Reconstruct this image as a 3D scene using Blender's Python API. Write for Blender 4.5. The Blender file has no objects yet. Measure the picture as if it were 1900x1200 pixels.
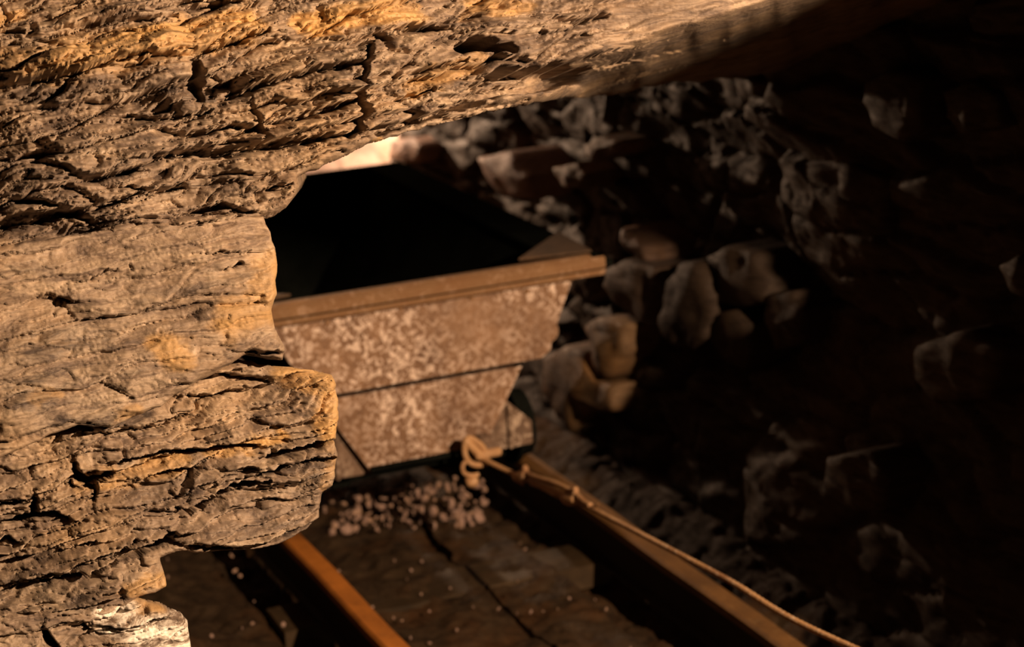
import bpy, bmesh, math, random
import numpy as np
from mathutils import Vector, Matrix
scene = bpy.context.scene
col = scene.collection

# ------------------------------------------------------------------ camera
F = 3781.17
M = np.array([[0.91174739, -0.15363699, 0.38093617],
              [-0.40819442, -0.2355865, 0.88197297],
              [-0.04576026, -0.95963257, -0.27750914]])   # world = M @ (right, down, forward)
EYE = np.array([-1.3921, 0.0, 1.63745])
cd = bpy.data.cameras.new('camera'); cam = bpy.data.objects.new('camera', cd); col.objects.link(cam)
cd.sensor_width = 36; cd.lens = 36 * F / 1900; cd.clip_start = 0.05
rx, dn, fw = M[:, 0], M[:, 1], M[:, 2]
cam.matrix_world = Matrix(((rx[0], -dn[0], -fw[0], EYE[0]), (rx[1], -dn[1], -fw[1], EYE[1]),
                           (rx[2], -dn[2], -fw[2], EYE[2]), (0, 0, 0, 1)))
cd.dof.use_dof = True; cd.dof.focus_distance = 2.3; cd.dof.aperture_fstop = 5.6
scene.camera = cam

# ------------------------------------------------------------------ light, world, exposure
w = bpy.data.worlds.new('world'); scene.world = w; w.use_nodes = True
w.node_tree.nodes['Background'].inputs[0].default_value = (1.0, 0.72, 0.45, 1)
w.node_tree.nodes['Background'].inputs[1].default_value = 0.004
def lamp(name, kind, loc, target, power, colr, **k):
    l = bpy.data.lights.new(name, kind); l.energy = power; l.color = colr
    for a, b in k.items(): setattr(l, a, b)
    o = bpy.data.objects.new(name, l); col.objects.link(o); o.location = loc
    if target is not None:
        o.rotation_euler = (Vector(target) - Vector(loc)).to_track_quat('-Z', 'Y').to_euler()
    return o
LIGHT = (0.38, 0.30, 1.85)
lamp('mine_spotlight', 'SPOT', LIGHT, (-0.72, 2.8, 0.62), 690, (1.0, 0.715, 0.46),
     spot_size=math.radians(63), spot_blend=0.55, shadow_soft_size=0.012)
lamp('tunnel_lamp', 'POINT', (0.40, 6.0, 0.84), None, 66, (1.0, 0.64, 0.40), shadow_soft_size=0.03)
vs = scene.view_settings
vs.view_transform = 'Standard'; vs.look = 'None'; vs.gamma = 1; vs.use_curve_mapping = False; vs.exposure = 0.0

def ray(px, py): return M @ np.array([px - 950.0, py - 600.0, F])
def on(px, py, axis, v):
    r = ray(px, py); t = (v - EYE[axis]) / r[axis]; return EYE + t * r
def onX(px, py, v): return on(px, py, 0, v)
def onY(px, py, v): return on(px, py, 1, v)
def onZ(px, py, v): return on(px, py, 2, v)

# ------------------------------------------------------------------ noise
rs = np.random.RandomState(7)
PERM = rs.permutation(4096); RND = rs.rand(4096); GA = rs.rand(4096) * 2 * np.pi
def hsh(ix, iy, s=0):
    return PERM[(PERM[(PERM[(ix + s * 131) & 4095] + iy) & 4095] + s * 17) & 4095]
def perlin(x, y, s=0):
    ix = np.floor(x).astype(int); iy = np.floor(y).astype(int); fx = x - ix; fy = y - iy
    u = fx * fx * fx * (fx * (fx * 6 - 15) + 10); v = fy * fy * fy * (fy * (fy * 6 - 15) + 10)
    def g(a, b):
        an = GA[hsh(ix + a, iy + b, s)]
        return np.cos(an) * (fx - a) + np.sin(an) * (fy - b)
    return ((g(0, 0) * (1 - u) + g(1, 0) * u) * (1 - v) + (g(0, 1) * (1 - u) + g(1, 1) * u) * v) * 1.5
def fbm(x, y, s=0, o=4, gain=.5):
    t = 0; a = 1
    for i in range(o):
        t = t + a * perlin(x * 2 ** i, y * 2 ** i, s + i * 3); a *= gain
    return t
def voro(x, y, s=0, jit=.9):
    """id, F1, F2, local offsets to the nearest cell centre"""
    ix = np.floor(x).astype(int); iy = np.floor(y).astype(int)
    f1 = np.full(x.shape, 9.); f2 = np.full(x.shape, 9.); idd = np.zeros(x.shape, int)
    lx = np.zeros(x.shape); ly = np.zeros(x.shape)
    for a in (-1, 0, 1):
        for b in (-1, 0, 1):
            h = hsh(ix + a, iy + b, s)
            px = ix + a + .5 + jit * (RND[h] - .5); py = iy + b + .5 + jit * (RND[(h * 7 + 13) & 4095] - .5)
            dx = x - px; dy = y - py; d = np.sqrt(dx * dx + dy * dy)
            m = d < f1
            f2 = np.where(m, f1, np.minimum(f2, d)); idd = np.where(m, h, idd)
            lx = np.where(m, dx, lx); ly = np.where(m, dy, ly); f1 = np.where(m, d, f1)
    return idd, f1, f2, lx, ly
def sst(e0, e1, x):
    t = np.clip((x - e0) / (e1 - e0), 0, 1); return t * t * (3 - 2 * t)

# ------------------------------------------------------------------ object helpers
def tag(o, label=None, cat=None, group=None, kind=None):
    if label: o['label'] = label
    if cat: o['category'] = cat
    if group: o['group'] = group
    if kind: o['kind'] = kind
    return o
def mesh_obj(name, verts, faces, mat, parent=None, smooth=True):
    me = bpy.data.meshes.new(name)
    me.from_pydata([tuple(v) for v in verts] if not isinstance(verts, np.ndarray) else verts.tolist(), [], faces)
    me.validate(); me.materials.append(mat)
    if smooth: me.polygons.foreach_set('use_smooth', [True] * len(me.polygons))
    o = bpy.data.objects.new(name, me); col.objects.link(o)
    if parent: o.parent = parent; o.matrix_parent_inverse = Matrix.Translation(parent.location).inverted()
    return o
def bm_obj(name, bm, mat, parent=None, smooth=False, bevel=0.0):
    me = bpy.data.meshes.new(name)
    if bevel:
        bmesh.ops.bevel(bm, geom=bm.edges[:], offset=bevel, segments=2, affect='EDGES', clamp_overlap=True)
    bmesh.ops.recalc_face_normals(bm, faces=bm.faces[:])
    bm.to_mesh(me); bm.free(); me.materials.append(mat)
    if smooth: me.polygons.foreach_set('use_smooth', [True] * len(me.polygons))
    o = bpy.data.objects.new(name, me); col.objects.link(o)
    if parent: o.parent = parent; o.matrix_parent_inverse = Matrix.Translation(parent.location).inverted()
    return o
def empty(name, loc, label, cat, group=None):
    o = bpy.data.objects.new(name, None); col.objects.link(o); o.location = loc; o.empty_display_size = .05
    return tag(o, label, cat, group)

# ------------------------------------------------------------------ materials
def new_mat(name):
    m = bpy.data.materials.new(name); m.use_nodes = True; nt = m.node_tree
    return m, nt, nt.nodes['Principled BSDF']
def nd(nt, t, **k):
    n = nt.nodes.new(t)
    for a, b in k.items():
        if a in n.inputs.keys(): n.inputs[a].default_value = b
        else: setattr(n, a, b)
    return n
def ramp(nt, src, stops):
    r = nt.nodes.new('ShaderNodeValToRGB'); e = r.color_ramp.elements
    while len(e) < len(stops): e.new(.5)
    for i, (p, c) in enumerate(stops):
        e[i].position = p; e[i].color = (*c, 1) if len(c) == 3 else c
    nt.links.new(src, r.inputs[0]); return r
def mixc(nt, fac, a, b):
    m = nt.nodes.new('ShaderNodeMix'); m.data_type = 'RGBA'
    for sock, v in ((m.inputs[0], fac), (m.inputs[6], a), (m.inputs[7], b)):
        if hasattr(v, 'links'): nt.links.new(v, sock)
        elif isinstance(v, (int, float)): sock.default_value = v
        else: sock.default_value = (*v, 1)
    return m.outputs[2]
def math_n(nt, op, a, b):
    m = nt.nodes.new('ShaderNodeMath'); m.operation = op
    for i, v in enumerate((a, b)):
        if hasattr(v, 'links'): nt.links.new(v, m.inputs[i])
        else: m.inputs[i].default_value = v
    return m.outputs[0]
def g(v): return (v, v, v)

def mat_schist(name, base, light, dark, ochre, attr=True, scale=1.0, bump=.6, rough=(.45, .85), spec=.5, rot=(0, 0, 0)):
    m, nt, p = new_mat(name)
    tc = nd(nt, 'ShaderNodeTexCoord'); mp = nd(nt, 'ShaderNodeMapping')
    mp.inputs['Rotation'].default_value = rot; mp.inputs['Scale'].default_value = (3.0, 3.0, 13.0)
    nt.links.new(tc.outputs['Object'], mp.inputs[0]); V = mp.outputs[0]; O = tc.outputs['Object']
    n1 = nd(nt, 'ShaderNodeTexNoise', Scale=1.6 * scale, Detail=9.0, Roughness=.68, Distortion=.4); nt.links.new(V, n1.inputs[0])
    n2 = nd(nt, 'ShaderNodeTexNoise', Scale=5.5 * scale, Detail=8.0, Roughness=.72, Distortion=.8); nt.links.new(V, n2.inputs[0])
    n3 = nd(nt, 'ShaderNodeTexNoise', Scale=5.0 * scale, Detail=5.0, Roughness=.6); nt.links.new(O, n3.inputs[0])
    n4 = nd(nt, 'ShaderNodeTexNoise', Scale=90.0 * scale, Detail=6.0, Roughness=.75); nt.links.new(O, n4.inputs[0])
    r1 = ramp(nt, n1.outputs[0], [(.30, dark), (.46, base), (.58, base), (.74, light)])
    c = mixc(nt, ramp(nt, n2.outputs[0], [(.42, g(0)), (.68, g(.75))]).outputs[0], r1.outputs[0], light)
    c = mixc(nt, ramp(nt, n2.outputs[0], [(.30, g(.8)), (.44, g(0))]).outputs[0], c, dark)
    fac = ramp(nt, n3.outputs[0], [(.50, g(0)), (.66, g(.45))]).outputs[0]
    if attr:
        at = nd(nt, 'ShaderNodeAttribute', attribute_name='ochre')
        f2 = math_n(nt, 'MULTIPLY', at.outputs['Fac'], ramp(nt, n1.outputs[0], [(.35, g(.25)), (.6, g(1))]).outputs[0])
        fac = math_n(nt, 'MAXIMUM', math_n(nt, 'MULTIPLY', fac, .6), f2)
        at2 = nd(nt, 'ShaderNodeAttribute', attribute_name='smoothness')
        at3 = nd(nt, 'ShaderNodeAttribute', attribute_name='quartz')
    c = mixc(nt, fac, c, ochre)
    if attr:
        n5 = nd(nt, 'ShaderNodeTexNoise', Scale=1.1, Detail=4.0, Roughness=.6, Distortion=.5); nt.links.new(V, n5.inputs[0])
        k5 = math_n(nt, 'MULTIPLY', ramp(nt, n5.outputs[0], [(.46, g(0)), (.62, g(.6))]).outputs[0], math_n(nt, 'SUBTRACT', 1.0, at2.outputs['Fac']))
        c = mixc(nt, k5, c, mixc(nt, ramp(nt, n2.outputs[0], [(.4, g(0)), (.62, g(1))]).outputs[0], (.045, .028, .021), (.18, .115, .075)))
    if attr: c = mixc(nt, math_n(nt, 'MULTIPLY', at3.outputs['Fac'], ramp(nt, n2.outputs[0], [(.42, g(0)), (.56, g(1))]).outputs[0]), c, (.75, .66, .56))
    sp = ramp(nt, n4.outputs[0], [(.66, g(0)), (.74, g(.55))]).outputs[0]
    c = mixc(nt, sp, c, tuple(min(1, x * 1.7) for x in light))
    nt.links.new(c, p.inputs['Base Color'])
    rr = ramp(nt, n2.outputs[0], [(.3, g(rough[1])), (.7, g(rough[0]))]); nt.links.new(rr.outputs[0], p.inputs['Roughness'])
    p.inputs['Specular IOR Level'].default_value = spec
    b1 = nd(nt, 'ShaderNodeBump', Strength=bump, Distance=.006); nt.links.new(n2.outputs[0], b1.inputs['Height'])
    b2 = nd(nt, 'ShaderNodeBump', Strength=bump * .8, Distance=.0018); nt.links.new(n4.outputs[0], b2.inputs['Height'])
    nt.links.new(b1.outputs[0], b2.inputs['Normal']); nt.links.new(b2.outputs[0], p.inputs['Normal'])
    return m
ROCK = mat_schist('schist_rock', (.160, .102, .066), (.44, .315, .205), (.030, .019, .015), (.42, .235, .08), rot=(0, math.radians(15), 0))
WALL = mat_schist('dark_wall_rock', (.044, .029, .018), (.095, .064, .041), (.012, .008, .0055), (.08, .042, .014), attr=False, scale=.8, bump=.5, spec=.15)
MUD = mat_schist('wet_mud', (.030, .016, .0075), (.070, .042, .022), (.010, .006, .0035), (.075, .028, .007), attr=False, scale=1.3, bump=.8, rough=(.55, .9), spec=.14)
PEB = mat_schist('pinkish_stone', (.26, .15, .11), (.45, .29, .22), (.05, .03, .022), (.35, .18, .06), attr=False, scale=3, bump=.4)
STN = mat_schist('dull_pinkish_stone', (.085, .052, .036), (.15, .10, .072), (.025, .016, .011), (.11, .06, .025), attr=False, scale=1.5, bump=.4, spec=.15)
STD = mat_schist('dim_brown_stone', (.036, .023, .016), (.065, .043, .031), (.012, .008, .006), (.05, .028, .012), attr=False, scale=1.5, bump=.4, spec=.12)
PEB2 = mat_schist('pink_stone', (.17, .10, .072), (.25, .16, .12), (.06, .036, .026), (.2, .1, .04), attr=False, scale=2, bump=.4, spec=.15)
OCH = mat_schist('ochre_stone', (.135, .068, .026), (.24, .14, .07), (.035, .020, .011), (.36, .155, .035), attr=False, scale=2, bump=.6)

def mat_rust(name, base, deep, speck, amount=.5, rough=.75, sscale=55, bump=.35, metal=0.0):
    m, nt, p = new_mat(name)
    tc = nd(nt, 'ShaderNodeTexCoord'); O = tc.outputs['Object']
    n1 = nd(nt, 'ShaderNodeTexNoise', Scale=9.0, Detail=8.0, Roughness=.65); nt.links.new(O, n1.inputs[0])
    n2 = nd(nt, 'ShaderNodeTexNoise', Scale=float(sscale), Detail=5.0, Roughness=.6, Distortion=1.2); nt.links.new(O, n2.inputs[0])
    n3 = nd(nt, 'ShaderNodeTexNoise', Scale=5.0, Detail=3.0); nt.links.new(O, n3.inputs[0])
    c = ramp(nt, n1.outputs[0], [(.3, deep), (.55, base), (.75, tuple(x * 1.3 for x in base))]).outputs[0]
    s = ramp(nt, n2.outputs[0], [(.58 - .12 * amount, g(0)), (.66 - .1 * amount, g(1))]).outputs[0]
    a = ramp(nt, n3.outputs[0], [(.35, g(.15)), (.55, g(1))]).outputs[0]
    c = mixc(nt, math_n(nt, 'MULTIPLY', math_n(nt, 'MULTIPLY', s, a), min(1, amount * 1.5)), c, speck)
    c = mixc(nt, ramp(nt, n2.outputs[0], [(.34, g(.55)), (.42, g(0))]).outputs[0], c, deep)
    nt.links.new(c, p.inputs['Base Color']); p.inputs['Roughness'].default_value = rough
    p.inputs['Metallic'].default_value = metal; p.inputs['Specular IOR Level'].default_value = .3
    b = nd(nt, 'ShaderNodeBump', Strength=bump, Distance=.003); nt.links.new(n2.outputs[0], b.inputs['Height'])
    nt.links.new(b.outputs[0], p.inputs['Normal'])
    return m
RUST = mat_rust('crusted_rust', (.21, .112, .060), (.10, .048, .026), (.62, .45, .35), .75, sscale=70)
RUST2 = mat_rust('plain_rust', (.19, .097, .042), (.17, .075, .028), (.5, .32, .22), .22, bump=.2)
RUSTP = mat_rust('pale_crust', (.15, .088, .055), (.065, .038, .024), (.50, .36, .26), .6, sscale=40)
RAILM = mat_rust('rail_rust', (.42, .135, .02), (.22, .07, .012), (.5, .25, .1), .05, rough=.55, bump=.12)
RAILD = mat_rust('dull_rail_rust', (.15, .068, .020), (.075, .034, .011), (.3, .2, .1), .1, rough=.6, bump=.15)
CABM = mat_rust('cable_rust', (.42, .225, .10), (.22, .10, .045), (.6, .42, .28), .4, rough=.6, sscale=90, bump=.5)
DARK = mat_rust('near_black_iron', (.007, .0075, .006), (.003, .003, .0025), (.012, .012, .010), .1, rough=.9, bump=.2)  # even near-black without gloss, for hopper inside and running gear
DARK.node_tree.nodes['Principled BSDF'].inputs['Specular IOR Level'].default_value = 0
WOODR = mat_rust('lit_patch_rust', (.085, .045, .022), (.04, .022, .012), (.16, .10, .06), .2, rough=.8)
WEBSHADE = mat_rust('web_shade_black', (.016, .009, .005), (.007, .005, .003), (.03, .02, .012), .2, rough=.7, bump=.3)  # near-black colour stands in for the shade on the rail sides
WOOD = mat_rust('muddy_timber', (.045, .026, .012), (.02, .012, .006), (.12, .075, .04), .15, rough=.5, sscale=18, bump=.6)
PALE = mat_schist('overlit_pale_rock', (.62, .50, .44), (.85, .72, .66), (.42, .32, .27), (.6, .42, .3), attr=False, scale=.8, bump=.3)  # rock coloured pale so the lamp-lit far walls burn out

# ------------------------------------------------------------------ foreground bedrock slabs
ORIG = EYE + fw * 2.30
NRM = -fw * .93 + rx * .30 + dn * .0 + np.array([0, 0, .0]); NRM /= np.linalg.norm(NRM)   # rock face turned a little to the lamp
def base_pt(px, py, off):
    r = np.stack([px - 950., py - 600., np.full(px.shape, F)], -1) @ M.T
    t = ((ORIG - EYE + rx * (-.25)) @ NRM - off) / (r @ NRM)
    return EYE + r * t[..., None]

def roughen(poly, amp, seed, step=14):
    out = []; n = len(poly)
    for i in range(n):
        a = np.array(poly[i], float); b = np.array(poly[(i + 1) % n], float); L = np.linalg.norm(b - a)
        k = max(1, int(L / step)); t = (b - a) / max(L, 1e-6); nn = np.array([-t[1], t[0]])
        for j in range(k):
            q = a + (b - a) * j / k
            d = perlin(np.array([q[0] * .05]), np.array([q[1] * .05]), seed)[0] + .6 * perlin(np.array([q[0] * .13]), np.array([q[1] * .13]), seed + 5)[0]
            out.append(q + nn * d * amp)
    return np.array(out)
def sdist(px, py, poly):
    """distance to outline, nearest point, inside flag"""
    best = np.full(px.shape, 1e9); nx = np.zeros(px.shape); ny = np.zeros(px.shape); ins = np.zeros(px.shape, bool)
    n = len(poly)
    for i in range(n):
        x0, y0 = poly[i]; x1, y1 = poly[(i + 1) % n]
        dx, dy = x1 - x0, y1 - y0; L2 = dx * dx + dy * dy + 1e-9
        t = np.clip(((px - x0) * dx + (py - y0) * dy) / L2, 0, 1)
        qx = x0 + t * dx; qy = y0 + t * dy; d = (px - qx) ** 2 + (py - qy) ** 2
        m = d < best; best = np.where(m, d, best); nx = np.where(m, qx, nx); ny = np.where(m, qy, ny)
        if y0 != y1:
            c = ((py >= min(y0, y1)) & (py < max(y0, y1))); xi = x0 + (py - y0) * dx / (dy if dy else 1e-9)
            ins ^= c & (px < xi)
    return np.sqrt(best), nx, ny, ins
def polydist(px, py, pts):
    best = np.full(px.shape, 1e9); side = np.zeros(px.shape)
    for (x0, y0), (x1, y1) in zip(pts[:-1], pts[1:]):
        dx, dy = x1 - x0, y1 - y0; L2 = dx * dx + dy * dy + 1e-9
        t = np.clip(((px - x0) * dx + (py - y0) * dy) / L2, 0, 1)
        qx = x0 + t * dx; qy = y0 + t * dy; d = np.hypot(px - qx, py - qy)
        s = np.sign((py - qy) * (1 if dx >= 0 else -1)) if abs(dx) > abs(dy) * .6 else np.sign(qx - px)
        m = d < best; best = np.where(m, d, best); side = np.where(m, s, side)
    return best, side
def strata(px, py, amp1, amp2, amp3, seed, th=-.24, w1=(330, 46), w2=(120, 17), w3=(38, 6)):
    wx = px + 30 * fbm(px / 170, py / 110, seed + 40, 3); wy = py + 16 * fbm(px / 190, py / 90, seed + 50, 3) + 3 * fbm(px / 40, py / 25, seed + 55, 2)
    a = wx * math.cos(th) + wy * math.sin(th); b = -wx * math.sin(th) + wy * math.cos(th)
    h = 0
    for (wa, wb), amp, k in ((w1, amp1, 0), (w2, amp2, 1), (w3, amp3, 2)):
        i, f1, f2, lx, ly = voro(a / wa, b / wb, seed + k)
        r1 = RND[(i * 31 + 7) & 4095] - .5; r2 = RND[(i * 57 + 3) & 4095]; r3 = RND[(i * 91 + 5) & 4095] - .5
        edge = sst(0, .10, f2 - f1)
        h = h + amp * (r1 + .75 * (r2 + .2) * ly + .5 * r3 * lx) - amp * .35 * (1 - edge)
    return h, a, b
def slab(name, poly, off,  amps, seed, cracks, step, edge_w=26, edge_d=.022, bulge=None, ochres=(), quartz=(), parent=None, rough_amp=5, depth=.45, th=-.24, lowfreq=.03, extra=None, recede=None, fine=.0017, calm=0.0):
    P = roughen(poly, rough_amp, seed)
    x0, y0 = P.min(0); x1, y1 = P.max(0)
    gx, gy = np.meshgrid(np.arange(x0 - step, x1 + 2 * step, step), np.arange(y0 - step, y1 + 2 * step, step))
    nyy, nxx = gx.shape
    d, qx, qy, ins = sdist(gx, gy, P)
    sd = np.where(ins, -d, d)
    keep = sd < step * .75
    snap = keep & (sd > -step * .45)
    X = np.where(snap, qx, gx); Y = np.where(snap, qy, gy)
    # faces
    q = keep[:-1, :-1] & keep[1:, :-1] & keep[:-1, 1:] & keep[1:, 1:] & ((sd[:-1, :-1] + sd[1:, :-1] + sd[:-1, 1:] + sd[1:, 1:]) < 0)
    idx = np.arange(nyy * nxx).reshape(nyy, nxx)
    f = np.stack([idx[:-1, :-1][q], idx[1:, :-1][q], idx[1:, 1:][q], idx[:-1, 1:][q]], -1)
    used = np.unique(f); remap = -np.ones(nyy * nxx, int); remap[used] = np.arange(len(used)); f = remap[f]
    X = X.ravel()[used]; Y = Y.ravel()[used]; D = np.minimum(sd.ravel()[used], 0) * -1
    D = np.where(snap.ravel()[used], 0, D)
    h, a, b = strata(X, Y, *amps, seed, th=th)
    h = h + lowfreq * fbm(X / 260, Y / 160, seed + 70, 3) + fine * fbm(X / 16, Y / 9, seed + 80, 4, .6)
    for c in cracks:
        pts, wd, dp = c[0], c[1], c[2]; led = c[3] if len(c) > 3 else .008
        bx0 = min(p[0] for p in pts) - 90; bx1 = max(p[0] for p in pts) + 90; by0 = min(p[1] for p in pts) - 90; by1 = max(p[1] for p in pts) + 90
        m = (X > bx0) & (X < bx1) & (Y > by0) & (Y < by1)
        if not m.any(): continue
        xm, ym = X[m], Y[m]
        jx = xm + 5 * perlin(xm / 22, ym / 22, 301); jy = ym + 4 * perlin(xm / 18, ym / 18, 302)
        dd, sg = polydist(jx, jy, pts)
        ends = np.minimum(np.hypot(xm - pts[0][0], ym - pts[0][1]), np.hypot(xm - pts[-1][0], ym - pts[-1][1]))
        wv = wd * (.45 + .55 * sst(0, 40, ends)) * (.8 + .5 * perlin(xm / 45, ym / 45, 303))
        h[m] -= dp * (1 - sst(wv * .42, wv * .62 + 1.5, dd))
        h[m] += led * np.where(sg < 0, np.exp(-np.maximum(dd - wv * .5, 0) / 26.), -.6 * np.exp(-np.maximum(dd - wv * .5, 0) / 16.))
    t = np.clip(D / edge_w, 0, 1)
    if recede is not None: h = h * (1 - .8 * sst(1000, 1300, X))
    h = h * sst(-.3, 1, t) - edge_d * (1 - np.sqrt(np.maximum(0, 1 - (1 - t) ** 2)))
    if extra is not None: h = h + extra(X, Y)
    rec = recede(X, Y) if recede is not None else 0 * X
    Pw = base_pt(X, Y, off) + NRM * h[:, None]
    Pw = Pw + (Pw - EYE) / np.linalg.norm(Pw - EYE, axis=1)[:, None] * rec[:, None]
    faces = f.tolist()
    # side walls run back into the rock mass
    ed = {}
    for fa in faces:
        for i in range(4):
            u, v = fa[i], fa[(i + 1) % 4]
            if (v, u) in ed: del ed[(v, u)]
            else: ed[(u, v)] = 1
    bd = sorted({u for e in ed for u in e})
    ring = {u: u for u in bd}; V = [Pw]; nv = len(Pw)
    cx, cy = P.mean(0)
    pw_dir = Pw - EYE; pw_dir /= np.linalg.norm(pw_dir, axis=1)[:, None]
    for dep, shrink in ((.012, .0), (.04, 2.), (.09, 5.), (.18, 12.), (depth, 30.)):
        Xb, Yb = X[bd], Y[bd]
        dirx, diry = cx - Xb, cy - Yb; L = np.hypot(dirx, diry); L[L == 0] = 1
        nz = perlin(Xb / 20, Yb / 20 + dep * 60, seed + 9) * 3 * (dep > .02)
        sh = (shrink + nz) * .00061
        pt = Pw[bd] + pw_dir[bd] * dep + (dirx / L * sh)[:, None] * rx + (diry / L * sh)[:, None] * dn
        V.append(pt); new = {u: nv + i for i, u in enumerate(bd)}; nv += len(bd)
        for (u, v) in ed: faces.append([v, u, new[u], new[v]] if dep == .012 else [ring[v], ring[u], new[u], new[v]])
        ring = new
    allv = np.concatenate(V)
    o = mesh_obj(name, allv, faces, ROCK, parent)
    me = o.data
    def att(nm, spots):
        if not spots: vals = np.zeros(len(X))
        else:
            vals = np.zeros(len(X))
            for pts, r in spots:
                dd, _ = polydist(X + 18 * fbm(X / 60, Y / 30, 88, 3), Y + 12 * fbm(X / 50, Y / 25, 89, 3), pts)
                vals = np.maximum(vals, 1 - sst(r * .35, r, dd))
        full = np.zeros(len(me.vertices)); full[:len(X)] = vals
        at = me.attributes.new(nm, 'FLOAT', 'POINT'); at.data.foreach_set('value', full)
    att('ochre', ochres); att('quartz', quartz)
    at = me.attributes.new('smoothness', 'FLOAT', 'POINT'); at.data.foreach_set('value', np.full(len(me.vertices), calm))
    return o

STEP = 2.6
ceil_poly = [(-240, -330), (2150, -330), (2150, 0), (1960, 30), (1800, 70), (1600, 112), (1400, 138), (1250, 152), (1130, 172), (1060, 178), (1000, 190), (900, 208), (760, 242), (692, 264), (640, 290),
             (580, 316), (557, 328), (562, 346), (556, 366), (540, 384), (520, 396), (493, 404), (470, 412), (400, 428), (300, 447), (200, 464), (100, 480), (0, 492), (-240, 530)]
ceil_cracks = [
    ([(0, 160), (70, 150), (140, 140), (206, 116), (269, 105), (313, 110), (360, 106), (430, 80), (490, 60)], 7, .03, .016),
    ([(352, 122), (360, 150), (371, 186)], 22, .08, .006),
    ([(420, 178), (497, 158), (571, 136), (655, 127)], 8, .04, .012),
    ([(508, 230), (560, 216), (626, 199), (655, 184)], 10, .05, .014),
    ([(672, 92), (655, 130), (652, 170)], 8, .05, .004), ([(652, 185), (663, 215), (662, 240), (645, 250)], 24, .09, .004),
    ([(280, 291), (313, 284), (368, 276), (424, 280), (479, 269), (553, 263), (640, 250)], 13, .06, .016),
    ([(670, 250), (720, 236), (795, 216), (858, 190)], 13, .07, .010),
    ([(243, 213), (295, 222), (383, 210)], 6, .035, .012), ([(302, 240), (343, 252), (435, 236), (479, 241)], 8, .045, .014),
    ([(136, 326), (170, 332), (254, 315)], 9, .045, .014),
    ([(22, 369), (74, 376), (147, 392), (200, 378), (258, 357)], 8, .04, .010),
    ([(0, 415), (50, 404), (110, 396), (150, 392)], 22, .07, .014),
    ([(461, 199), (475, 236), (494, 265)], 6, .04, .003),
    ([(688, 62), (706, 76)], 26, .09, .004), ([(705, 60), (760, 52), (837, 54)], 6, .04, .010),
    ([(835, 96), (880, 84), (935, 98)], 30, .10, .006), ([(880, 78), (905, 90)], 30, .1, .0),
    ([(848, 184), (900, 160), (960, 148), (1020, 146), (1085, 132)], 46, .11, .012),
    ([(1018, 38), (1064, 43), (1130, 25)], 8, .04, .014),
    ([(100, 55), (200, 38), (330, 28)], 6, .03, .010), ([(0, 62), (40, 60)], 10, .04, .01),
    ([(1100, 125), (1250, 95), (1400, 60)], 8, .03, .012), ([(360, 8), (440, 4)], 7, .04, .01),
    ([(0, 300), (60, 288), (110, 286)], 6, .03, .01), ([(500, 350), (540, 340)], 6, .03, .01), ([(350, 395), (420, 380), (470, 392)], 8, .04, .01),
    ([(220, 345), (300, 352), (350, 345)], 5, .03, .008), ([(720, 150), (800, 130), (850, 118)], 5, .03, .01),
    ([(720, 190), (790, 172)], 6, .03, .01), ([(800, 232), (900, 200), (980, 186)], 5, .03, .006)]
def ceil_extra(X, Y):
    # the roof curves away into the tunnel on the right, and bellies out above the lower lip
    return .03 * np.exp(-((Y - (120 - .0 * X)) / 60.) ** 2) * sst(1000, 700, X) - .02 * sst(300, 480, Y)
def ceil_recede(X, Y):
    d = np.maximum(0, (Y - (118 - .29 * (X - 1000) + 5 * fbm(X / 90, Y / 200, 77, 2))) * .96) * sst(960, 1120, X)
    return .0125 * (d - 32 * (1 - np.exp(-d / 32.)))
slab('ceiling', ceil_poly, .0, (.040, .017, .006), 11, ceil_cracks, STEP, extra=ceil_extra, recede=ceil_recede,
     ochres=[([(0, 130), (180, 105), (330, 75), (450, 50)], 55), ([(560, 45), (700, 30), (760, 20)], 34), ([(870, 5), (960, 15)], 28),
             ([(760, 165), (870, 120)], 26), ([(100, 155), (115, 160)], 14), ([(694, 260), (706, 256)], 12), ([(0, 40), (40, 30)], 22)])

w2_poly = [(-240, 500), (100, 440), (300, 410), (420, 396), (490, 400), (504, 430), (515, 460), (520, 490), (515, 520), (519, 545), (512, 560), (508, 590), (512, 610), (522, 626),
           (530, 645), (528, 668), (505, 664), (465, 655), (416, 684), (368, 708), (300, 752), (250, 776), (206, 793), (147, 790), (110, 802), (60, 826), (0, 850), (-240, 940)]
left = slab('wall_left', w2_poly, .012, (.010, .005, .0022), 23,
            [([(416, 501), (446, 487)], 4, .012), ([(110, 551), (136, 558)], 5, .02), ([(460, 650), (490, 655), (528, 652)], 5, .02, .01),
             ([(390, 470), (440, 466)], 3, .01), ([(300, 575), (360, 560)], 3, .006), ([(170, 520), (200, 500)], 3, .008)], STEP,
            edge_w=16, edge_d=.012, lowfreq=.014, rough_amp=4, fine=.0011, calm=.7,
            ochres=[([(500, 500), (515, 560), (430, 590)], 55), ([(300, 640), (330, 660)], 45), ([(220, 770), (260, 765)], 22), ([(70, 740), (100, 730)], 20)])

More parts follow.
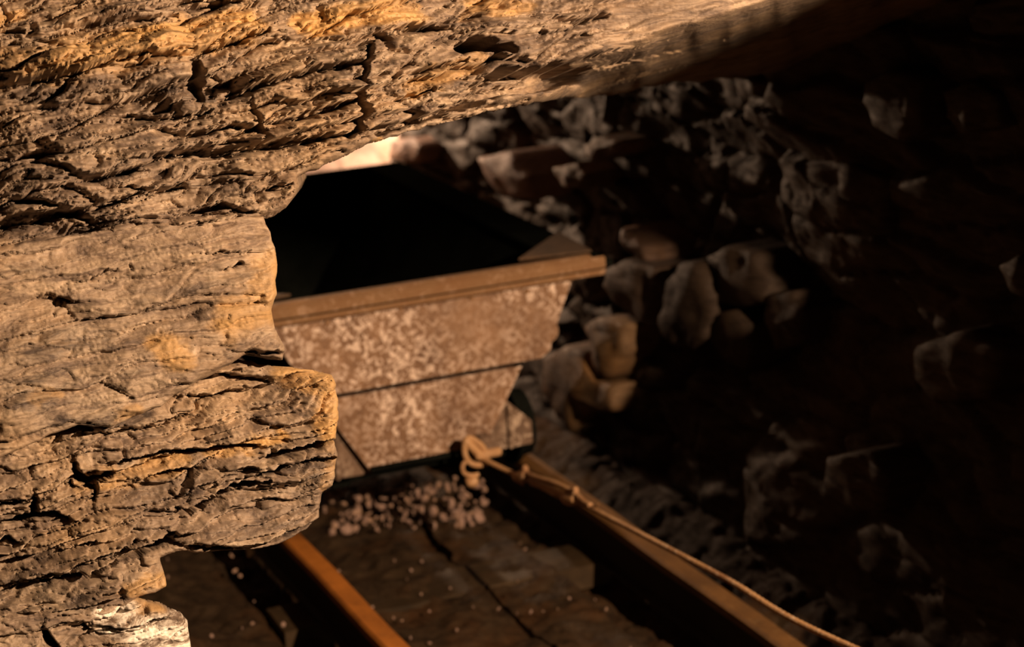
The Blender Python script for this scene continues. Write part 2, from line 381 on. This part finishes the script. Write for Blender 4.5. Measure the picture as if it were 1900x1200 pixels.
w3_poly = [(-240, 900), (60, 800), (200, 760), (350, 690), (440, 665), (528, 681), (562, 684), (602, 690), (616, 696), (622, 712), (626, 742), (624, 788), (622, 812), (627, 840),
           (627, 870), (620, 902), (602, 915), (598, 940), (596, 962), (575, 984), (550, 1000), (520, 1012), (480, 1022), (430, 1025), (380, 1027), (335, 1024), (300, 1038),
           (304, 1052), (311, 1075), (313, 1090), (290, 1100), (262, 1112), (215, 1137), (150, 1162), (80, 1176), (30, 1184), (-240, 1240)]
slab('lower_ledge', w3_poly, .052, (.026, .011, .0045), 37, [
    ([(221, 856), (276, 845), (313, 835), (368, 839), (424, 828), (479, 826)], 6, .03, .012),
    ([(497, 848), (553, 832), (622, 815)], 12, .06, .012), ([(480, 880), (530, 862), (622, 847)], 6, .035, .010),
    ([(144, 863), (147, 885), (170, 894), (214, 880)], 13, .06, .006), ([(133, 896), (140, 907), (180, 904), (179, 930)], 7, .04, .004),
    ([(68, 926), (66, 960)], 14, .06, .004), ([(0, 977), (55, 961), (110, 955), (129, 966)], 8, .04, .010),
    ([(265, 893), (317, 876), (361, 869), (354, 889)], 6, .035, .008), ([(380, 925), (405, 916), (435, 900), (497, 893)], 9, .045, .008),
    ([(331, 944), (354, 950), (398, 926)], 12, .05, .006), ([(173, 1066), (221, 1040), (276, 1018), (324, 988)], 9, .045, .010),
    ([(203, 1036), (254, 1003)], 4, .02), ([(0, 1018), (18, 1002), (40, 1012)], 9, .04), ([(130, 1020), (180, 1005)], 5, .025),
    ([(400, 1010), (440, 1020)], 4, .02), ([(440, 870), (470, 868)], 10, .02), ([(0, 940), (40, 932)], 5, .03), ([(60, 1090), (130, 1075), (180, 1068)], 6, .03, .01),
    ([(250, 800), (300, 790), (350, 770)], 5, .02, .006), ([(350, 735), (400, 735), (430, 725)], 5, .02, .006)],
    STEP, parent=left, edge_w=20, edge_d=.016, th=-.3, lowfreq=.02, rough_amp=4,
    extra=lambda X, Y: .02 * sst(480, 600, X) * np.exp(-((Y - 760) / 70.) ** 2) - .02 * sst(250, 0, X),
    ochres=[([(150, 905), (250, 880), (340, 855)], 28), ([(400, 840), (480, 820), (520, 810)], 20), ([(540, 690), (600, 710), (610, 800)], 42), ([(240, 1095), (300, 1075)], 24), ([(620, 860), (600, 900)], 20)])
w4_poly = [(-240, 1200), (100, 1120), (220, 1098), (262, 1110), (300, 1120), (335, 1138), (348, 1152), (352, 1172), (357, 1200), (370, 1420), (-240, 1420)]
slab('bottom_ledge', w4_poly, .060, (.018, .008, .004), 53, [([(82, 1168), (90, 1185), (106, 1205)], 14, .06, .004), ([(150, 1155), (168, 1168)], 7, .03)], STEP, parent=left,
     edge_w=14, edge_d=.012, lowfreq=.01, rough_amp=3, ochres=[([(240, 1110), (290, 1125)], 20)], quartz=[([(210, 1150), (300, 1175), (345, 1165), (340, 1200)], 48)])
for o in (bpy.data.objects['ceiling'], left): tag(o, kind='structure')

# ------------------------------------------------------------------ tunnel shell
def rock_mesh(bm_seed, dims, sharp=.5, sub=4):
    bm = bmesh.new(); bmesh.ops.create_icosphere(bm, subdivisions=sub, radius=1)
    r = random.Random(bm_seed); planes = []
    for i in range(int(9 + 6 * sharp)):
        v = Vector((r.gauss(0, 1), r.gauss(0, 1), r.gauss(0, 1))).normalized(); planes.append((v, r.uniform(.62, .92)))
    for v in bm.verts:
        for n, d in planes:
            k = v.co.dot(n) - d
            if k > 0: v.co -= n * k * (.6 + .4 * sharp)
    co = np.array([v.co[:] for v in bm.verts]); dd = .05 * fbm(co[:, 0] * 2 + bm_seed, co[:, 1] * 2 + co[:, 2], 5, 3)
    for v, k in zip(bm.verts, dd): v.co *= (1 + k); v.co = Vector((v.co.x * dims[0], v.co.y * dims[1], v.co.z * dims[2]))
    return bm
def grid_obj(name, P, mat, flip=False):
    n, m = P.shape[:2]; idx = np.arange(n * m).reshape(n, m)
    f = np.stack([idx[:-1, :-1], idx[1:, :-1], idx[1:, 1:], idx[:-1, 1:]], -1).reshape(-1, 4)
    if flip: f = f[:, ::-1]
    return tag(mesh_obj(name, P.reshape(-1, 3), f.tolist(), mat), kind='structure')
def blocks(u, v, seed, a=.19, b=.10, amp=.05):
    uu = u + .05 * fbm(u / .3, v / .3, seed, 2); vv = v + .03 * fbm(u / .25, v / .2, seed + 4, 2)
    h = 0
    for k, (s, am) in enumerate(((1, amp), (.42, amp * .22))):
        i, f1, f2, lx, ly = voro(uu / (a * s), vv / (b * s), seed + 9 * k)
        h = h + am * (RND[(i * 31) & 4095] - .5) * 1.2 + am * .5 * (RND[(i * 17 + 9) & 4095]) * ly - am * .8 * (1 - sst(0, .16, f2 - f1))
    return h + .0025 * fbm(u / .07, v / .05, seed + 20, 3)
# right wall: from the floor up and over as the far roof
ys = np.concatenate([np.arange(1.3, 5.6, .009), np.arange(5.6, 8.6, .02)]); ss = np.arange(0, 2.6, .0095)
YY, SS = np.meshgrid(ys, ss, indexing='ij')
Z0 = np.where(SS < 1.15, SS, 1.15 + .45 * np.sin(np.clip((SS - 1.15) / 1.45, 0, 1) * np.pi / 2))
X0 = .50 + .13 * sst(0, .6, SS) + .05 * np.sin(SS * 3) * (SS < 1.15)
X0 = X0 + .24 * sst(5.60, 5.68, YY)
arch = sst(2.3, 2.8, YY)
Z0 = np.where(SS < 1.15, SS, SS + (Z0 - SS) * arch)
X0 = X0 - arch * np.where(SS > 1.15, (1 - np.cos(np.clip((SS - 1.15) / 1.45, 0, 1) * np.pi / 2)) * 1.5, 0)
X0 = X0 - np.exp(-((YY - 1.75) / .16) ** 2) * (.180 + .075 * sst(1.25, 1.13, SS)) * sst(.3, .6, SS)  # out-of-view bulge added to keep the spotlight off the wall beyond
hh = blocks(YY, SS, 91, .34, .085, .026) + .05 * fbm(YY / .7, SS / .4, 95, 4)
th = np.clip((SS - 1.15) / 1.45, 0, 1) * np.pi / 2
foot = sst(0, .12, SS)
hh = hh * (.5 + .5 * foot) * np.where(YY > 5.62, .35, 1)
P = np.stack([X0 - hh * np.cos(th), YY, Z0 - .03 - hh * np.sin(th) + 0 * YY], -1)
k_ = int(np.argmin(abs(ys - 5.63)))
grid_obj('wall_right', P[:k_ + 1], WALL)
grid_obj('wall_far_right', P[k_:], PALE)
# unseen rock spur added ahead of the lamp to shade the roof's right side
bm = rock_mesh(77, (.36, .10, .20), .6, 4)
sp = bm_obj('ceiling', bm, WALL, smooth=True); sp.location = (.435, .80, 1.842); sp.rotation_euler = (0, math.radians(9), 0); tag(sp, kind='structure')
# floor
xs = np.arange(-1.3, 1.0, .0095); ys2 = np.concatenate([np.arange(1.6, 5.0, .0095), np.arange(5.0, 8.6, .04)])
XX, Y2 = np.meshgrid(xs, ys2, indexing='ij')
zf = .014 * fbm(XX / .12, Y2 / .14, 61, 4) + .006 * fbm(XX / .03, Y2 / .03, 66, 3) + .05 * sst(-.42, -.75, XX) * (1 + fbm(XX / .09, Y2 / .12, 71, 3)) + .05 * sst(.40, .50, XX)
for xr in (-.3, .3): zf = zf - .055 * sst(.085, .03, np.abs(XX - xr + .035)) 
zf = zf * (1 - .0 * np.exp(-((np.abs(XX) - .3) / .05) ** 2))
grid_obj('floor', np.stack([XX, Y2, zf], -1), MUD)
# far end of the tunnel and the hidden left side behind the ledges
xb = np.arange(-1.3, 1.2, .02); zb = np.arange(-.1, 1.8, .02); XB, ZB = np.meshgrid(xb, zb, indexing='ij')
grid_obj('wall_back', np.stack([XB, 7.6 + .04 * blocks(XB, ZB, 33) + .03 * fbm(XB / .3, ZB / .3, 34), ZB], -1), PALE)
yl = np.arange(2.9, 8.0, .03); zl = np.arange(-.05, 1.9, .03); YL, ZL = np.meshgrid(yl, zl, indexing='ij')
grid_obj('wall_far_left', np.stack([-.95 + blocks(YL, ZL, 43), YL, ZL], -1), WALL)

# ------------------------------------------------------------------ rocks
def stone(loc, dims, rot, mat, label, seed, sharp=.5, cat='rock', name='stone', group=None):
    o = bm_obj(name, rock_mesh(seed, dims, sharp), mat, smooth=True); o.location = loc; o.rotation_euler = rot
    return tag(o, label, cat, group)

# outlined stones of the right wall: outline traced, real thickness, faces set in the wall
def outlined(poly, Xface, thick, mat, label, seed, name='stone', bulge=.02, yaw=0.0, group=None):
    P2 = roughen(poly, 2.5, seed, 10); n = len(P2)
    pts = np.array([onX(x, y, Xface) for x, y in P2])
    c = pts.mean(0)
    V = []; Fc = []
    rings = [(1.0, thick), (1.0, .010), (.975, .001), (.90, -bulge * .35), (.62, -bulge * .5), (.34, -bulge * .6)]
    for s, dx in rings:
        for k, p in enumerate(pts):
            q = c + (p - c) * s; j = perlin(np.array([q[1] * 14]), np.array([q[2] * 14]), seed)[0]
            V.append((Xface + dx + (.012 * j if s < 1 else 0) + yaw * (q[1] - c[1]), q[1], q[2]))
    for r in range(len(rings) - 1):
        for k in range(n):
            Fc.append([r * n + k, r * n + (k + 1) % n, (r + 1) * n + (k + 1) % n, (r + 1) * n + k])
    V.append((Xface - bulge, c[1], c[2])); e = len(V) - 1
    for k in range(n): Fc.append([(len(rings) - 1) * n + k, (len(rings) - 1) * n + (k + 1) % n, e])
    o = mesh_obj(name, np.array(V), Fc, mat); me = o.data
    bm = bmesh.new(); bm.from_mesh(me); bmesh.ops.recalc_face_normals(bm, faces=bm.faces[:]); bm.to_mesh(me); bm.free()
    return tag(o, label, 'rock', group)
outlined([(1155, 422), (1180, 440), (1203, 462), (1206, 485), (1190, 484), (1170, 468), (1158, 445)], .585, .14, PEB2, 'small leaf shaped pinkish stone jutting from the right wall above the cart corner', 3)
outlined([(1235, 520), (1262, 486), (1290, 484), (1312, 520), (1322, 570), (1315, 625), (1285, 652), (1245, 640), (1226, 600)], .575, .16, STD, 'large rounded oval brown stone bulging low from the right wall', 4, bulge=.02)
outlined([(1312, 475), (1350, 455), (1400, 470), (1425, 520), (1428, 560), (1380, 572), (1335, 560), (1318, 520)], .60, .16, STD, 'squarish grey brown stone in the right wall up and right of the oval stone', 5, bulge=.02)
outlined([(1120, 500), (1160, 480), (1222, 500), (1228, 560), (1222, 608), (1180, 590), (1135, 560), (1118, 530)], .585, .14, STN, 'wide flat faced pinkish brown stone between cart corner and oval stone', 6)
outlined([(1062, 490), (1100, 478), (1125, 500), (1118, 548), (1090, 560), (1062, 540)], .60, .14, STN, 'smooth pinkish stone just right of the cart rim corner', 7)
outlined([(1322, 580), (1362, 575), (1396, 600), (1398, 650), (1380, 690), (1340, 660), (1318, 630)], .59, .14, STD, 'narrow dark stone below the squarish stone, right of the oval stone', 8)
outlined([(1425, 545), (1470, 540), (1500, 580), (1490, 640), (1440, 650), (1420, 600)], .60, .14, STD, 'dark angular stone right of the squarish stone in the right wall', 9)
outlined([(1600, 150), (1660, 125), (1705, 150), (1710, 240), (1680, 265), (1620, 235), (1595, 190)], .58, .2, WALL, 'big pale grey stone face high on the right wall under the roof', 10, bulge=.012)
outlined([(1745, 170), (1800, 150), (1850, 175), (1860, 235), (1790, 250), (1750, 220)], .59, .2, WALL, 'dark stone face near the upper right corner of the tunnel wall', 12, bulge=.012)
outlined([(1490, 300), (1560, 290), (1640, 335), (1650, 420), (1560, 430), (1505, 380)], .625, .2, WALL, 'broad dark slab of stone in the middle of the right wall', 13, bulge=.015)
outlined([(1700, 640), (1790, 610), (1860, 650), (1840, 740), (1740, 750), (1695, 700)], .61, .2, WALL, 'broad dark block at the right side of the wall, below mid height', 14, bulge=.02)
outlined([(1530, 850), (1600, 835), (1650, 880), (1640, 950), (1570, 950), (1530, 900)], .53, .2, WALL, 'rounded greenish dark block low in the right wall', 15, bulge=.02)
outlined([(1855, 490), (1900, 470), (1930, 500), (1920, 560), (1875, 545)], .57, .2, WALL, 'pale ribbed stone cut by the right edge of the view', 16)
outlined([(1085, 270), (1120, 252), (1160, 262), (1150, 285), (1105, 300), (1090, 290)], .60, .14, OCH, 'small reddish stone high in the wall behind the cart', 17)
outlined([(1030, 310), (1075, 300), (1095, 325), (1080, 350), (1040, 345)], .60, .14, OCH, 'reddish stone below the small reddish one, behind the cart', 18)
outlined([(890, 290), (950, 280), (990, 330), (985, 372), (930, 365), (900, 330)], .60, .14, PEB, 'pale greyish stone in the wall right behind the cart rim', 19, bulge=.02)
outlined([(725, 262), (765, 255), (786, 275), (780, 302), (745, 300), (725, 296)], .60, .14, PEB, 'pale stone at the far corner of the cart beside the bright gap', 20)
# ochre boulder by the wall foot, right of the cart
outlined([(1082, 604), (1105, 590), (1135, 590), (1164, 604), (1162, 650), (1150, 682), (1132, 704), (1112, 690), (1098, 645)],
         .545, .12, OCH, 'orange tinted stone against the wall right of the cart', 21, name='boulder', bulge=.03)
outlined([(1006, 665), (1046, 640), (1082, 655), (1106, 704), (1140, 716), (1146, 764), (1092, 766), (1064, 806), (1036, 776), (1008, 730)],
         .530, .12, OCH, 'ragged brown stone tapering to a point, under the orange tinted stone beside the cart', 22, name='boulder', bulge=.02)

# ------------------------------------------------------------------ rails and sleepers
def rail(X, mat, label):
    root = empty('rail', (X, 3.0, .0045), label, 'rail')
    def sweep(name, prof, m):
        bm = bmesh.new(); rows = []
        for i in range(41):
            y = 1.7 + i * .15; wob = .0015 * math.sin(i * 1.7)
            rows.append([bm.verts.new((X + a + wob, y, z)) for a, z in prof])
        for r0, r1 in zip(rows[:-1], rows[1:]):
            for k in range(len(prof)): bm.faces.new((r0[k], r0[(k + 1) % len(prof)], r1[(k + 1) % len(prof)], r1[k]))
        bm.faces.new(rows[0]); bm.faces.new(rows[-1][::-1])
        return bm_obj(name, bm, m, root)
    sweep('rail_head', [(-.007, .085), (.007, .085), (.021, .090), (.022, .106), (.017, .111), (-.017, .111), (-.022, .106), (-.021, .090)], mat)
    o = sweep('rail_web', [(-.022, .0045), (.022, .0045), (.022, .009), (.008, .014), (.007, .086), (-.007, .086), (-.008, .014), (-.022, .009)], WEBSHADE)
    o['label'] = 'web and foot painted black as shade'
    return root
rail(-.3, RAILM, 'orange rusted rail lower left, coming out from under the rock ledge')
rail(.3, RAILD, 'dull brown muddy rail on the right, running under the cable')
for i, y in enumerate((2.95, 3.55, 4.42, 4.95, 5.45)):
    bm = bmesh.new(); bmesh.ops.create_cube(bm, size=1)
    for v in bm.verts: v.co = Vector((v.co.x * .78, v.co.y * .12, v.co.z * .05))
    bmesh.ops.subdivide_edges(bm, edges=bm.edges[:], cuts=5, use_grid_fill=True)
    for v in bm.verts: v.co += Vector((0, .004 * math.sin(v.co.x * 19 + i), .002 * math.sin(v.co.x * 31 + v.co.y * 40)))
    o = bm_obj('sleeper', bm, WOOD); o.location = (0, y, -.0215)
    tag(o, ['muddy timber sleeper crossing between the rails nearest the viewer', 'muddy timber sleeper with a pale edge just in front of the cart',
            'timber sleeper in the dark under the front of the cart', 'timber sleeper in the dark under the rear of the cart', 'timber sleeper beyond the cart'][i], 'sleeper', 'sleepers of the mine track')

# ------------------------------------------------------------------ mine cart
XC = -.03; YF = 3.60; YB = 4.74
cart = empty('mine_cart', (XC, (YF + YB) / 2, 0.11), 'rusty iron mine cart with crusted tapering hopper standing on the rails', 'cart')
def V3(x, y, z): return (XC + x, y, z)
def prism(name, poly, y0, y1, mat, parent=cart, bevel=.002, smooth=False, sub=0):
    bm = bmesh.new(); a = [bm.verts.new(V3(x, y0, z)) for x, z in poly]; b = [bm.verts.new(V3(x, y1, z)) for x, z in poly]
    n = len(poly)
    bm.faces.new(a); bm.faces.new(b[::-1])
    for k in range(n): bm.faces.new((a[k], b[k], b[(k + 1) % n], a[(k + 1) % n]))
    return bm_obj(name, bm, mat, parent, smooth, bevel)
T = .008
# front upper panel with rolled lower lip
def panel(name, prof, ytop, ybot, mat, nx=24, nz=14, bul=.004, thick=.008, back=False, parent=cart):
    """prof: (z, halfwidth) pairs from the bottom up; a hammered plate"""
    zs = np.linspace(prof[0][0], prof[-1][0], nz); hw = np.interp(zs, [p[0] for p in prof], [p[1] for p in prof])
    V = []; Fc = []
    for side in (0, 1):
        for i, (z, h) in enumerate(zip(zs, hw)):
            t = i / (nz - 1); y = ybot + (ytop - ybot) * t
            for j in range(nx):
                s = j / (nx - 1) * 2 - 1
                dy = -bul * (1 - s * s) * math.sin(math.pi * t) + .0015 * perlin(np.array([s * 5.]), np.array([t * 3.]), 70)[0]
                V.append(V3(h * s, y + (dy + (thick if side else 0)) * (-1 if back else 1), z))
    N = nx * nz
    for i in range(nz - 1):
        for j in range(nx - 1):
            a = i * nx + j; q = [a, a + 1, a + nx + 1, a + nx]; Fc.append(q); Fc.append([N + k for k in q[::-1]])
    loop = list(range(nx)) + [i * nx + nx - 1 for i in range(1, nz)] + [(nz - 1) * nx + j for j in range(nx - 2, -1, -1)] + [i * nx for i in range(nz - 2, 0, -1)]
    for k in range(len(loop)):
        a, b = loop[k], loop[(k + 1) % len(loop)]; Fc.append([a, a + N, b + N, b])
    bm = bmesh.new(); vs_ = [bm.verts.new(v) for v in V]
    for q in Fc: bm.faces.new([vs_[k] for k in q])
    return bm_obj(name, bm, mat, parent, smooth=False)
o = panel('upper_panel', [(.437, .235), (.445, .255), (.470, .262), (.595, .330)], YF - .012, YF - .044, RUST, bul=.006)
o['label'] = 'rusty upper front plate with pale crust'
o = panel('lower_panel', [(.250, .124), (.406, .219)], YF + .020, YF + .012, RUST, bul=.004)
o['label'] = 'heavily crusted tapering lower front plate'
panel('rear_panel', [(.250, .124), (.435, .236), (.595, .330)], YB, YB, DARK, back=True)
# sloping sides and the inside lining
def side(s, name='side_panel'):
    pr = [(s * .122, .250), (s * .236, .435), (s * .332, .597), (s * (.332 - T), .597), (s * (.236 - T), .437), (s * (.122 - T), .254)]
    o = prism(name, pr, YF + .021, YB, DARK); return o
side(1); side(-1)
prism('floor_plate', [(-.124, .246), (.124, .246), (.124, .256), (-.124, .256)], YF + .004, YB, DARK)
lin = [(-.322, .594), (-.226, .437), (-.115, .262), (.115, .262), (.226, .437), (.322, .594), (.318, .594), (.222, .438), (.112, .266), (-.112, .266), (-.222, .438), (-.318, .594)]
o = prism('inner_lining', lin, YF + .022, YB - .012, DARK, bevel=0); o['label'] = 'black inside of the hopper'
# rim: angle iron round the top
def rim_bar(x0, x1, y0, y1, z0, z1):
    bm = bmesh.new()
    v = [bm.verts.new(V3(x, y, z)) for x in (x0, x1) for y in (y0, y1) for z in (z0, z1)]
    for q in ((0, 1, 3, 2), (4, 6, 7, 5), (0, 4, 5, 1), (2, 3, 7, 6), (0, 2, 6, 4), (1, 5, 7, 3)): bm.faces.new([v[k] for k in q])
    return bm
def rim(name, *a, mat=RUST2, bev=.003): return bm_obj(name, rim_bar(*a), mat, cart, bevel=bev)
o = rim('rim', -.385, .385, YF - .045, YF + .012, .597, .606)
rim('rim_lip', -.385, .385, YF - .045, YF - .037, .588, .626)
rim('rim_inner_bar', -.37, .372, YF - .010, YF + .012, .606, .622)
rim('side_rim', .316, .410, YF - .030, YB + .03, .600, .612, mat=DARK)
rim('side_rim', -.410, -.316, YF - .030, YB + .03, .600, .612, mat=DARK)
rim('rear_rim', -.392, .392, YB - .004, YB + .03, .585, .612, mat=DARK)
lit_tri = [onZ(x_, y_, .613) for x_, y_ in ((1036, 433), (1098, 468), (962, 484))]  # brown triangles added to stand for the lit inner wall at the corner
for s_ in (1, -1):
    bm = bmesh.new(); a = [bm.verts.new((XC + s_ * (q[0] - XC), q[1], .6135)) for q in lit_tri]; b = [bm.verts.new((XC + s_ * (q[0] - XC), q[1], .6185)) for q in lit_tri]
    bm.faces.new(a); bm.faces.new(b)
    for k in range(3): bm.faces.new((a[k], a[(k + 1) % 3], b[(k + 1) % 3], b[k]))
    bm_obj('lit_corner_patch', bm, WOODR, cart, bevel=.001)
# bumper end plates with chamfered corners
def endplate(y):
    a = prism('end_plate', [(.128, .230), (.243, .230), (.243, .279), (.182, .338), (.178, .338), (.127, .252)], y, y + .012, RUSTP)
    b = prism('end_plate', [(-.236, .236), (-.104, .232), (-.127, .252), (-.178, .338), (-.182, .338), (-.236, .282)], y, y + .012, RUSTP)
    return a, b
for o in endplate(YF + .036): o['label'] = 'chamfered end plate with pale crusted lower edge'
endplate(YB - .05)
prism('stiffener', [(.185, .232), (.193, .232), (.193, .322), (.185, .328)], YF + .022, YF + .037, RUSTP)
prism('stiffener', [(-.190, .236), (-.182, .236), (-.182, .326), (-.190, .320)], YF + .022, YF + .037, RUSTP)
for s in (-1, 1): prism('frame_beam', [(s * .15, .205), (s * .19, .205), (s * .19, .248), (s * .15, .248)], YF + .06, YB - .05, DARK)
prism('cross_beam', [(-.19, .215), (.19, .215), (.19, .245), (-.19, .245)], YF + .06, YF + .10, DARK)
# bearing boss on the right side of the upper plate
def cyl(p0, p1, r, n=20, r2=None):
    bm = bmesh.new(); p0 = Vector(p0); p1 = Vector(p1); ax = (p1 - p0).normalized()
    u = ax.orthogonal().normalized(); v = ax.cross(u); r2 = r if r2 is None else r2
    A = [bm.verts.new(p0 + (u * math.cos(t) + v * math.sin(t)) * r) for t in [2 * math.pi * k / n for k in range(n)]]
    B = [bm.verts.new(p1 + (u * math.cos(t) + v * math.sin(t)) * r2) for t in [2 * math.pi * k / n for k in range(n)]]
    bm.faces.new(A[::-1]); bm.faces.new(B)
    for k in range(n): bm.faces.new((A[k], A[(k + 1) % n], B[(k + 1) % n], B[k]))
    return bm
bm_obj('pivot_boss', cyl(V3(.262, YF - .028, .482), V3(.262, YF + .05, .482), .022), RUST, cart, bevel=.004)
for x, z in ((-.20, .575), (-.05, .578), (.10, .576), (.22, .572)):
    bm_obj('rivet', cyl(V3(x, YF - .022, z), V3(x, YF - .012, z), .005, 10, .006), RUST2, cart)
for y in (YF + .30, YB - .30):
    bm_obj('axle', cyl((-.33, y, .185), (.30, y, .185), .016), DARK, cart)
    for s in (-1, 1):
        c0 = s * .276; wh = cyl((c0, y, .185), (c0 + s * .030, y, .185), .074, 40)
        wo = bm_obj('wheel', wh, DARK, cart, bevel=.003)
        bm_obj('flange', cyl((c0 - s * .012, y, .185), (c0, y, .185), .088, 40), DARK, wo)
        bm_obj('hub', cyl((c0 + s * .028, y, .185), (c0 + s * .040, y, .185), .024, 24), DARK, wo)

# ------------------------------------------------------------------ tube helper, coupling, cable
def tube(pts, r, n=10, twist=0.0, lay=0.0, sm=4, closed=False):
    pts = [Vector(p) for p in pts]
    # Catmull-Rom
    out = []
    m = len(pts)
    for i in range(m if closed else m - 1):
        p1, p2 = pts[i], pts[(i + 1) % m]
        p0 = pts[i - 1] if (i > 0 or closed) else p1 * 2 - p2
        p3 = pts[(i + 2) % m] if (i + 2 < m or closed) else p2 * 2 - p1
        k = max(sm, int((p2 - p1).length / .004) if lay else sm)
        for j in range(k):
            t = j / k
            out.append(.5 * ((2 * p1) + (-p0 + p2) * t + (2 * p0 - 5 * p1 + 4 * p2 - p3) * t * t + (-p0 + 3 * p1 - 3 * p2 + p3) * t ** 3))
    if not closed: out.append(pts[-1])
    bm = bmesh.new(); rings = []; prev = None; L = 0
    for i, p in enumerate(out):
        a = out[i - 1] if (i > 0 or closed) else p; b = out[(i + 1) % len(out)] if (i < len(out) - 1 or closed) else p
        t = (b - a).normalized()
        if prev is None: u = t.orthogonal().normalized()
        else: u = (prev - t * prev.dot(t)).normalized()
        prev = u; v = t.cross(u)
        if i: L += (p - out[i - 1]).length
        rr = r(i / (len(out) - 1)) if callable(r) else r
        rings.append([bm.verts.new(p + (u * math.cos(q) + v * math.sin(q)) * rr * (1 + lay * math.cos(5 * q - L * twist))) for q in [2 * math.pi * k / n for k in range(n)]])
    R = rings + ([rings[0]] if closed else [])
    for A, B in zip(R[:-1], R[1:]):
        for k in range(n): bm.faces.new((A[k], A[(k + 1) % n], B[(k + 1) % n], B[k]))
    if not closed: bm.faces.new(rings[0][::-1]); bm.faces.new(rings[-1])
    return bm
def py(x, y, Y=YF - .045): return tuple(onY(x, y, Y))
def px(x, y, X=0.09): return tuple(onX(x, y, X))
# coupling plate, shackle and hook hanging on the cart front
prism('coupling_plate', [(.090, .246), (.128, .244), (.134, .268), (.124, .288), (.098, .288), (.088, .270)], YF - .03, YF + .0, RUSTP, bevel=.004)
bm_obj('drawbar', tube([py(862, 815), py(885, 838), py(905, 858)], .009), CABM, cart, smooth=True)
bm_obj('shackle', tube([py(868, 812), py(862, 838), py(872, 858), py(893, 862), py(902, 846), py(893, 826)], .006, closed=True), CABM, cart, smooth=True)
bm_obj('shackle_pin', cyl((.05, YF - .045, py(880, 846)[2]), (.105, YF - .045, py(880, 846)[2]), .009, 14), CABM, cart, bevel=.002)
hook = empty('hook', py(870, 858), 'small curled iron hook dangling under the coupling at the cart front', 'hook')
bm_obj('hook_body', tube([py(872, 856), py(862, 858), py(858, 868), py(862, 878), py(874, 882), py(888, 880)], .0045), CABM, hook, smooth=True)
o = bm_obj('hook_eye', rock_mesh(5, (.016, .012, .013), .1, 3), CABM, hook, smooth=True); o.location = Vector(py(876, 892)) - Vector(hook.location) ; o.matrix_parent_inverse = Matrix()

cable = empty('tow_cable', py(898, 854), 'rusty wire tow cable stretched from the cart coupling toward the lower right', 'cable')
end = (0.09, 1.15, .55)
bm_obj('wire', tube([py(893, 850), px(965, 884), px(1065, 925), px(1100, 944), px(1340, 1070), px(1580, 1200), end], .0050, 10, 500, .10), CABM, cable, smooth=True)
bm_obj('return_strand', tube([px(972, 876), px(1000, 887), px(1035, 898), px(1066, 915), px(1084, 930), px(1096, 938)], .0052, 10, 500, .10), CABM, cable, smooth=True)
bm_obj('loose_strand', tube([px(985, 897), px(1005, 905), px(1036, 922)], .0032), CABM, cable, smooth=True)
bm_obj('frayed_end', tube([px(1094, 938), px(1102, 941), px(1108, 938), px(1111, 934)], lambda t: .0022 * (1 - .6 * t)), CABM, cable, smooth=True)
def clamp(a, b, c, label=None):
    o = bm_obj('clamp', tube(a, lambda t: .0085 + .004 * math.sin(t * math.pi)), CABM, cable, smooth=True)
    bm_obj('clamp_nut', tube(b, lambda t: .008 - .003 * t), CABM, o, smooth=True)
    bm_obj('clamp_nut', tube(c, lambda t: .008 - .0055 * t), CABM, o, smooth=True)
clamp([px(957, 884), px(968, 884), px(978, 880)], [px(972, 880), px(975, 868), px(973, 868)], [px(960, 886), px(966, 893), px(971, 899)])
clamp([px(1046, 922), px(1056, 926), px(1070, 925)], [px(1066, 926), px(1068, 912), px(1067, 903)], [px(1052, 922), px(1052, 912), px(1050, 907)])

# ------------------------------------------------------------------ rubble under the cart front
rng = random.Random(12)
protos = [rock_mesh(100 + k, (.016, .013, .010), .6, 2) for k in range(5)]
pm = []
for b in protos:
    me = bpy.data.meshes.new('rubble_stone'); b.to_mesh(me); b.free(); me.materials.append(PEB)
    me.polygons.foreach_set('use_smooth', [True] * len(me.polygons)); pm.append(me)
def pebble(loc, s, label, group, i):
    o = bpy.data.objects.new('rubble_stone', pm[i % 5]); col.objects.link(o); o.location = loc
    o.scale = (s * rng.uniform(.7, 1.4), s, s * rng.uniform(.6, 1.1)); o.rotation_euler = (rng.uniform(0, 6), rng.uniform(0, 6), rng.uniform(0, 6))
    return tag(o, label, 'stone', group)
for i in range(190):
    t = rng.random(); u = rng.random() ** 1.2; x = 600 + 300 * t; y = 912 + 66 * u - 24 * t
    p = onZ(x, y, .03); zz = .010 + (.045 * (1 - u)) * rng.random()
    pebble((p[0], p[1], zz), rng.choice((.3, .4, .5, .7, .95)), 'small pinkish broken stone in the rubble under the front of the cart', 'rubble stones under the cart', i)
for i in range(46):
    X = rng.uniform(-.24, .24); Y = rng.uniform(2.9, 3.7)
    pebble((X, Y, .012), rng.uniform(.15, .35), 'tiny stone lying in the mud between the rails', 'tiny stones between the rails', i)
for i in range(30):
    X = rng.uniform(-.75, -.38); Y = rng.uniform(3.1, 3.9)
    pebble((X, Y, .02 + .05 * max(0, min(1, (-.42 - X) / .33))), rng.uniform(.2, .5), 'small stone on the muddy ground left of the orange rail', 'small stones left of the orange rail', i)
